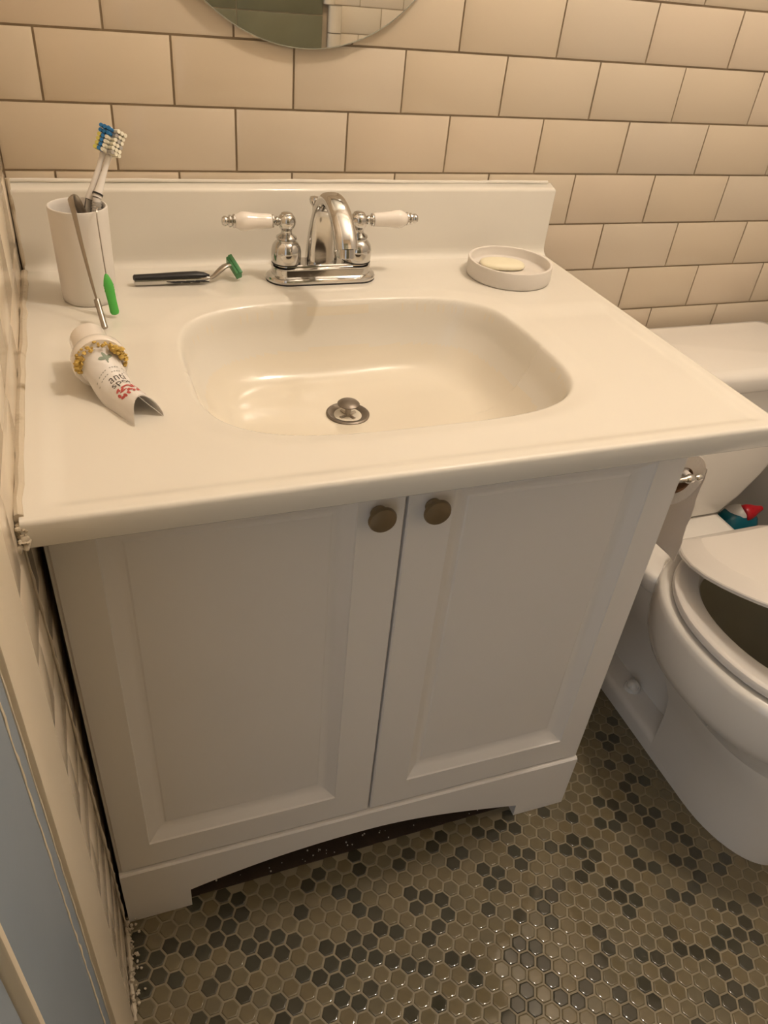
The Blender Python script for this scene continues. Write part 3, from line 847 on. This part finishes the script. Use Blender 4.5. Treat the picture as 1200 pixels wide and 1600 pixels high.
# body: from round shoulder to an arched open tail
tS = cB
tEnd = Vector((-0.0225, -0.4260, ZW))
dirn = (tEnd - Vector((tS.x, tS.y, ZW)))
Lb = dirn.length
dn = dirn.normalized()
sdv = Vector((dn.y, -dn.x, 0))            # to the viewer's left
def body_pt(s, a):
    """s 0..1 along the body, a 0..1 around the arch from the left foot over the top to the right foot"""
    k = sstep(0.0, 0.55, s)
    half = 0.0205 - 0.0045 * s
    hgt = 0.044 * (1 - k) + 0.0235 * k - 0.002 * s
    th = math.pi * (1 - a)
    px_ = math.cos(th)
    side = -half * px_
    lift = (hgt / 2) * (1 - k) + (hgt / 2) * (1 - k) * math.sin(th) + k * hgt * (math.sin(th) ** (1.0 + 0.2 * s))
    lo = 0.004 * (1 - k) + 0.0012 * k
    c = Vector((tS.x, tS.y, ZW)) + dn * (s * Lb + (0.014 * abs(px_) ** 2.0) * sstep(.75, 1, s) - 0.004)
    return c - sdv * side * -1.0 + Vector((0, 0, lo + lift))
rings = []
NS, NA = 24, 26
for i in range(NS + 1):
    s = i / NS
    k = sstep(0.0, 0.55, s)
    ring = [tuple(body_pt(s, a / NA)) for a in range(NA + 1)]
    top = [Vector(p) for p in ring]
    mid = sum(top, Vector()) / len(top)
    under = []
    for a in range(NA, -1, -1):
        th = math.pi * (1 - a / NA)
        p = top[a].copy()
        if k < 1:
            hg = 0.044 * (1 - k) + 0.0235 * k
            pz = ZW + 0.0045 * (1 - k) + (hg / 2) * (1 - k) * (1 - math.sin(th)) + k * (p.z - ZW - 0.0013)
            pz = min(pz, p.z - 0.0008)
        else:
            pz = p.z - 0.0013
        under.append((p.x, p.y, max(pz, ZW + 0.0004)))
    rings.append(ring + under)
MB().loft(rings).build('body', M['tube'], tb, angle=55)
b = MB()
rr = Vector((0, 0, 1)).cross(ax).normalized()
uu = ax.cross(rr)
for t0, t1, cnt, big in ((-0.06, 0.16, 26, 0.9), (0.16, 0.60, 26, 0.55), (0.62, 0.86, 34, 0.95), (0.86, 1.04, 14, 0.8)):
    for k in range(cnt):
        t = random.uniform(t0, t1) * math.pi
        ce = cB + ax * (random.uniform(-0.002, 0.006) + 0.004 * big) + (-rr * math.cos(t) + uu * math.sin(t)) * random.uniform(0.0195, 0.0255)
        ce.z = max(ce.z, ZW + 0.002)
        b.blob(ce, random.uniform(0.0010, 0.0030) * big, n=7, jit=0.4, sq=(random.uniform(.7, 1.5), random.uniform(.7, 1.5), random.uniform(.6, 1.2)))
b.build('crust', M['crust'], tb)

def print_text(txt, size, s0, a0, mt, name='print'):
    """flat print wrapped on the tube body; baseline runs around the body, letters stand towards the cap"""
    cu = bpy.data.curves.new('print', 'FONT')
    cu.body = txt
    cu.size = size
    cu.align_x = 'CENTER'
    to = bpy.data.objects.new('print_tmp', cu)
    col.objects.link(to)
    dg = bpy.context.evaluated_depsgraph_get()
    me = bpy.data.meshes.new_from_object(to.evaluated_get(dg))
    vs = [v_.co.copy() for v_ in me.vertices]
    fs = [tuple(p.vertices) for p in me.polygons]
    bpy.data.objects.remove(to)
    bpy.data.meshes.remove(me)
    out = []
    for v_ in vs:
        p = body_pt(s0 - v_.y / Lb, a0 + v_.x / 0.052)
        q = body_pt(s0 - v_.y / Lb, a0 + v_.x / 0.052 + 0.01) - p
        w_ = body_pt(s0 - v_.y / Lb + 0.01, a0 + v_.x / 0.052) - p
        nrm = q.cross(w_).normalized()
        if nrm.z < 0:
            nrm = -nrm
        out.append(tuple(p + nrm * 0.00022))
    return MB().add(out, fs).build(name, mt, tb, smooth=False)
print_text('anti', 0.0112, 0.50, 0.50, M['ink_dark'])
print_text('spot', 0.0112, 0.60, 0.50, M['ink_dark'])
def patch(pts, mt, name):
    vs, fs = [], []
    for (s0, a0, rs, ra, rot) in pts:
        b0 = len(vs)
        vs.append(tuple(body_pt(s0, a0) + Vector((0, 0, 0.00035))))
        for k in range(10):
            t = 2 * math.pi * k / 10
            x, y = rs * math.cos(t), ra * math.sin(t)
            p = body_pt(s0 + (x * math.cos(rot) - y * math.sin(rot)) / Lb, a0 + (x * math.sin(rot) + y * math.cos(rot)) / 0.052)
            vs.append(tuple(p + Vector((0, 0, 0.00035))))
        fs += [(b0, b0 + 1 + k, b0 + 1 + (k + 1) % 10) for k in range(10)]
    return MB().add(vs, fs).build(name, mt, tb, smooth=False)
patch([(0.20, 0.5, 0.0040, 0.0016, 0.3), (0.21, 0.44, 0.0035, 0.0014, 1.2), (0.21, 0.56, 0.0035, 0.0014, -1.2), (0.24, 0.5, 0.0030, 0.0008, 0)], M['ink_green'], 'leaf_emblem')
patch([(0.76 + 0.085 * math.sin(k * 2.4), 0.27 + 0.024 * k, 0.0026, 0.0013, k * 1.1) for k in range(20)] + [(0.70 + 0.05 * (k % 3), 0.34 + 0.09 * k, 0.0014, 0.0009, k) for k in range(5)], M['ink_red'], 'flower_print')
patch([(s_, 0.16 + 0.045 * k, 0.0004, 0.0009, 0) for s_ in (0.33, 0.38) for k in range(16) if (k * 7 + int(s_ * 100)) % 5], M['ink_grey'], 'fine_print')

# ------------------------------------------------------------------ toilet
TX = 0.925
tl = thing('toilet', 'white two-piece toilet with half raised lid right of the vanity', 'toilet', (TX, -0.42, 0))
def rrect(cx, cy, hx, hy, r, z, n=6):
    out = []
    for (sx_, sy_, a0) in ((1, 1, 0), (-1, 1, 90), (-1, -1, 180), (1, -1, 270)):
        for k in range(n + 1):
            a = R(a0 + 90 * k / n)
            out.append((cx + sx_ * (hx - r) + r * math.cos(a), cy + sy_ * (hy - r) + r * math.sin(a), z))
    return out
# tank: body tapers and rounds in towards its foot
tcx, tcy = 0.945, -0.125
MB().loft([rrect(tcx, yc, hx, hy, r, z) for hx, hy, r, z, yc in
           ((0.096, 0.068, 0.03, 0.382, -0.150), (0.108, 0.080, 0.03, 0.3825, -0.150), (0.115, 0.086, 0.03, 0.389, -0.149), (0.146, 0.089, 0.03, 0.42, -0.146), (0.182, 0.090, 0.03, 0.465, -0.142), (0.208, 0.091, 0.03, 0.51, -0.139), (0.222, 0.092, 0.03, 0.56, -0.136), (0.228, 0.092, 0.03, 0.60, -0.134), (0.232, 0.093, 0.03, 0.652, -0.131))]).build('tank', M['toilet'], tl, angle=50)
MB().loft([rrect(tcx, tcy - 0.006, hx, hy, 0.022, z) for hx, hy, z in
           ((0.236, 0.097, 0.6525), (0.243, 0.103, 0.655), (0.245, 0.105, 0.660), (0.245, 0.105, 0.678), (0.243, 0.103, 0.685), (0.237, 0.097, 0.690), (0.222, 0.085, 0.6925))]).build('tank_lid', M['toilet'], tl, angle=50)
# bowl: one surface down the outside and back up inside
b = MB()
cy = -0.53
rings = []
for q, z in ((0.945, 0.3955), (0.975, 0.3935), (0.992, 0.388), (1.0, 0.378), (1.0, 0.355), (0.99, 0.33), (0.968, 0.305), (0.93, 0.285)):
    rings.append(egg(TX, cy, 0.182 * q, 0.228 * q, 0.215 * q, z, 56, 2.15))
rings.append(egg(TX, cy, 0.182 * .80, 0.228 * .84, 0.215 * .80, 0.262, 56, 2.15))
rings.append(egg(TX + 0.005, -0.552, 0.119, 0.178, 0.115, 0.222, 56, 2.2))
b.loft(rings[::-1], 0, False, False)
def skirt_ring(hx, ybk, yfr, z):
    cx, ym = TX + 0.006, -0.575
    L = [(cx + hx, ybk + (ym - ybk) * k / 4, z) for k in range(5)]
    F = [(cx + hx * math.cos(math.pi * k / 26), ym + (yfr - ym) * math.sin(math.pi * k / 26), z) for k in range(1, 26)]
    G = [(cx - hx, ym + (ybk - ym) * k / 4, z) for k in range(5)]
    H = [(cx - hx + 2 * hx * k / 6, ybk, z) for k in range(1, 6)]
    return L + F + G + H
b.loft([skirt_ring(*q) for q in ((0.087, -0.466, -0.727, 0.0), (0.088, -0.466, -0.729, 0.03), (0.089, -0.466, -0.731, 0.08), (0.094, -0.468, -0.735, 0.13), (0.104, -0.468, -0.738, 0.175), (0.117, -0.458, -0.735, 0.212), (0.120, -0.456, -0.733, 0.224))], 0, True, False)
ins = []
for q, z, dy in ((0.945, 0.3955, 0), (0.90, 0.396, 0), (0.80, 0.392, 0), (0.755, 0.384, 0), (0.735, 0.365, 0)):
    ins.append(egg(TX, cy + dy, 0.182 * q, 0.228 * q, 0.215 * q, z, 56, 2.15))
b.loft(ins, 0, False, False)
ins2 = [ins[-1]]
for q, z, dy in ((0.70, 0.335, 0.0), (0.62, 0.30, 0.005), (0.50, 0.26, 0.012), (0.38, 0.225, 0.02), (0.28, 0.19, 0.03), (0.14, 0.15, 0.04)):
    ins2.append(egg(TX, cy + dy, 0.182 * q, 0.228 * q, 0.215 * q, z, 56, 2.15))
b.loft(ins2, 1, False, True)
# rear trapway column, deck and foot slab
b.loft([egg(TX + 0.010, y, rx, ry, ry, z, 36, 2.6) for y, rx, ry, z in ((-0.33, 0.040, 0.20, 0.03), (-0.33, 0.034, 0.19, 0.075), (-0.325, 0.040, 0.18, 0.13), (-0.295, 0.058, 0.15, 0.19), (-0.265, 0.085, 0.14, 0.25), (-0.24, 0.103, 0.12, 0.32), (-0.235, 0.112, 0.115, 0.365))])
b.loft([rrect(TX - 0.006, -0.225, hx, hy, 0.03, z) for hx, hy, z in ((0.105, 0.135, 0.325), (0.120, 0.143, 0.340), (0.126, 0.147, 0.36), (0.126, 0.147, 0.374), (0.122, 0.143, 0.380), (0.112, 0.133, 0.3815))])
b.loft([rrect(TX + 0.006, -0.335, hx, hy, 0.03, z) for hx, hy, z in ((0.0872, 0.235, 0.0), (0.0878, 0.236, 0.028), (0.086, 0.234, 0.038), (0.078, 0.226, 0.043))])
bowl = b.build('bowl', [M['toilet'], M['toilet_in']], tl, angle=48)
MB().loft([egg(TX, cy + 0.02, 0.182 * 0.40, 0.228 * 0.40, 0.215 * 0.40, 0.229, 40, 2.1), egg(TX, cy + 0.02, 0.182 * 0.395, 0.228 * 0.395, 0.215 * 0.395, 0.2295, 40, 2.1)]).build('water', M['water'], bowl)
b = MB().blob((0.8765, -0.345, 0.051), 0.0125, n=14, sq=(1, 1, 1.0))
b.lathe([(0.017, -0.012), (0.017, 0.0), (0.015, 0.003)], (0.8765, -0.345, 0.047), n=20)
b.build('bolt_cap', M['toilet'], bowl)
# seat ring
def seat_ring(q, z, dy=0.0):
    return egg(TX, cy + dy, 0.182 * q, 0.228 * q, 0.215 * q * 0.93, z, 64, 2.1)
MB().loft([seat_ring(.71, .4005), seat_ring(.90, .4005), seat_ring(.935, .402), seat_ring(.945, .406), seat_ring(.945, .4115), seat_ring(.938, .4155), seat_ring(.922, .4180), seat_ring(.90, .4190), seat_ring(.77, .4205), seat_ring(.745, .4195), seat_ring(.725, .4150), seat_ring(.71, .4005)],
          cap0=False, cap1=False).build('seat', M['seat'], tl, angle=30)
# lid, hinged at the back and standing part way up
th = R(20)
HY, HZ = -0.331, 0.428
LW, LBK, LCX = 0.164, 0.092, 0.942
ct, st = math.cos(th), math.sin(th)
def lid_outline(n=24):
    out = []
    for k in range(n + 1):                                   # left back corner round the front to the right back corner
        t = math.pi * k / n
        c, s_ = -math.cos(t), math.sin(t)
        out.append((LW * math.copysign(abs(c) ** 0.92, c), 0.185 + 0.240 * abs(s_) ** 0.95))
    left = [(-LW + (LW - LBK) * (1 - S / 0.185) ** 2.2, S) for S in (0.004, 0.03, 0.06, 0.10, 0.145)]
    right = [(-x, S) for x, S in reversed(left)]
    back = [((LBK - 0.006) * (1 - 2 * k / 5), 0.0) for k in range(6)]
    return left + out + right + back
LO = lid_outline()
def lid_ring(ins, h):
    out = []
    cS = 0.19
    for X, S in LO:
        r = math.hypot(X, S - cS)
        f = (r - ins) / r
        X2, S2 = X * f, cS + (S - cS) * f
        out.append((LCX + X2, HY - S2 * ct - h * st, HZ + S2 * st + h * ct))
    return out
MB().loft([lid_ring(0.030, -0.005), lid_ring(0.006, -0.005), lid_ring(0.001, -0.004), lid_ring(0.0, -0.001), lid_ring(0.0, 0.003), lid_ring(0.0015, 0.0055), lid_ring(0.028, 0.0215), lid_ring(0.030, 0.0222), lid_ring(0.10, 0.0228)]).build('lid', M['seat'], tl, angle=11)
for s in (-1, 1):
    hb = MB()
    hb.tube([(LCX + s * 0.068 - 0.015, HY + 0.004, 0.4095), (LCX + s * 0.068 + 0.015, HY + 0.004, 0.4095)], 0.0095, n=18)
    hb.box(LCX + s * 0.068 - 0.009, LCX + s * 0.068 + 0.009, HY - 0.008, HY + 0.010, 0.382, 0.404)
    hb.build('hinge', M['seat'], tl, bevel=0.002)

# ------------------------------------------------------------------ toilet paper on the vanity's side
ph = thing('toilet_paper_holder', 'chrome two-post paper holder on the right side of the vanity', 'paper holder', (0.617, -0.40, 0.67))
for y in (-0.462, -0.336):
    x0 = cab(WB, 0, 0.66)[0] + 0.001 + (y + 0.5) * 0.0146
    p_ = MB().lathe([(0.016, 0.0), (0.016, 0.002), (0.012, 0.006), (0.005, 0.010), (0.0038, 0.016), (0.0038, 0.050), (0.0050, 0.053), (0.0066, 0.057), (0.0066, 0.063), (0.0046, 0.066), (0.0036, 0.0690),
                     (0.0046, 0.0715), (0.0055, 0.0750), (0.0046, 0.0785), (0.0, 0.081)], (x0, y, 0.676), (1, 0, 0), n=24, cap1=False)
    p_.build('post', M['chrome'], ph)
MB().lathe([(0.0055, 0.0), (0.0055, 0.010), (0.0095, 0.011), (0.0095, 0.106), (0.0055, 0.107), (0.0055, 0.118)], (0.675, -0.458, 0.677), (0, 1, 0), n=24).build('spindle', M['porcelain'], ph)
rx_, rz2, ya, yb2, RO, RI = 0.6705, 0.6655, -0.4505, -0.3455, 0.0425, 0.0205
rl = thing('toilet_paper_roll', 'white toilet paper roll hanging beside the vanity, one long sheet down', 'toilet paper', (rx_, -0.398, 0.623))
MB().lathe([(RI + 0.001, 0.0), (RO - 0.001, 0.0), (RO, 0.001), (RO, 0.104), (RO - 0.001, 0.105), (RI + 0.001, 0.105)], (rx_, ya, rz2), (0, 1, 0), n=64, cap0=False, cap1=False).build('paper', M['paper'], rl, angle=40)
MB().lathe([(RI + 0.001, 0.0), (RI, 0.0), (RI, 0.105), (RI + 0.001, 0.105)], (rx_, ya, rz2), (0, 1, 0), n=40, cap0=False, cap1=False).build('core', M['card'], rl, angle=40)
rings = []
N_ = 22
for k in range(N_ + 1):
    z = rz2 + 0.012 - k / N_ * 0.172
    xo = rx_ + RO + 0.0006 + 0.010 * sstep(0.0, 1.0, k / N_) + 0.0012 * math.sin(k * 0.8)
    rag = 0.0012 * math.sin(k * 2.1)
    zz = [z + (0.004 * math.sin(y_ * 7) if k == N_ else 0) for y_ in range(9)]
    ys = [ya + 0.0008 + rag * 0.3 + (yb2 - ya - 0.002) * q / 8 for q in range(9)]
    rings.append([(xo + 0.0008 * math.sin(q * 1.3 + k * 0.3), ys[q], zz[q]) for q in range(9)] + [(xo + 0.0010 + 0.0008 * math.sin(q * 1.3 + k * 0.3), ys[q], zz[q]) for q in range(8, -1, -1)])
MB().loft(rings).build('hanging_sheet', M['paper'], rl, angle=60)

# ------------------------------------------------------------------ toilet cleaner bottle behind the toilet
bx, by = 1.182, -0.170
bt = thing('cleaner_bottle', 'teal cleaner bottle with red cap on the floor behind the toilet', 'bottle', (bx, by, 0))
MB().loft([egg(x_, by, rx, ry, ry, z, 32, 2.5) for x_, rx, ry, z in ((bx, 0.046, 0.026, 0.0), (bx, 0.052, 0.031, 0.004), (bx, 0.053, 0.032, 0.18), (bx, 0.054, 0.032, 0.25), (bx - 0.001, 0.053, 0.031, 0.285), (bx - 0.003, 0.048, 0.028, 0.302), (bx - 0.005, 0.036, 0.022, 0.316), (bx - 0.006, 0.022, 0.018, 0.320))]).build('body', M['teal'], bt, angle=50)
ax = Vector((0.55, -0.25, 0.62)).normalized()
MB().lathe([(0.028, -0.020), (0.0265, 0.000), (0.0235, 0.012), (0.0175, 0.022)], (bx - 0.008, by + 0.002, 0.304), ax, n=28).build('shoulder', M['label_white'], bt)
MB().lathe([(0.0, 0.0), (0.0165, 0.0), (0.0185, 0.003), (0.0180, 0.013), (0.0150, 0.024), (0.0090, 0.037), (0.0068, 0.045), (0.0050, 0.050), (0.0, 0.052)], Vector((bx - 0.013, by - 0.002, 0.304)) + ax * 0.017, Vector((0.97, 0.0, 0.14)), n=28, cap0=False, cap1=False).build('cap', M['red'], bt)

# ------------------------------------------------------------------ rough caulk and dirt along the left wall's foot
bead([(XL + 0.003, -0.50, 0.003), (XL + 0.003, -0.64, 0.003)], 0.0035, 'caulk', wall_left, 0.004, 0.4)
bead([(XL + 0.0025, -0.506, 0.0), (XL + 0.0035, -0.512, 0.10), (XL + 0.002, -0.520, 0.33), (XL + 0.001, -0.535, 0.60), (XL + 0.001, -0.560, 0.80)], 0.0016, 'caulk', wall_left, 0.012, 0.6)
b = MB()
for k in range(60):
    y = random.uniform(-0.62, -0.49)
    b.blob((XL + 0.004 + abs(random.gauss(0, 0.006)), y, 0.002 + abs(random.gauss(0, 0.005))), random.uniform(0.001, 0.003), n=6, jit=0.3)
o = b.build('debris', M['caulk'], wall_left)
o['kind'] = 'stuff'
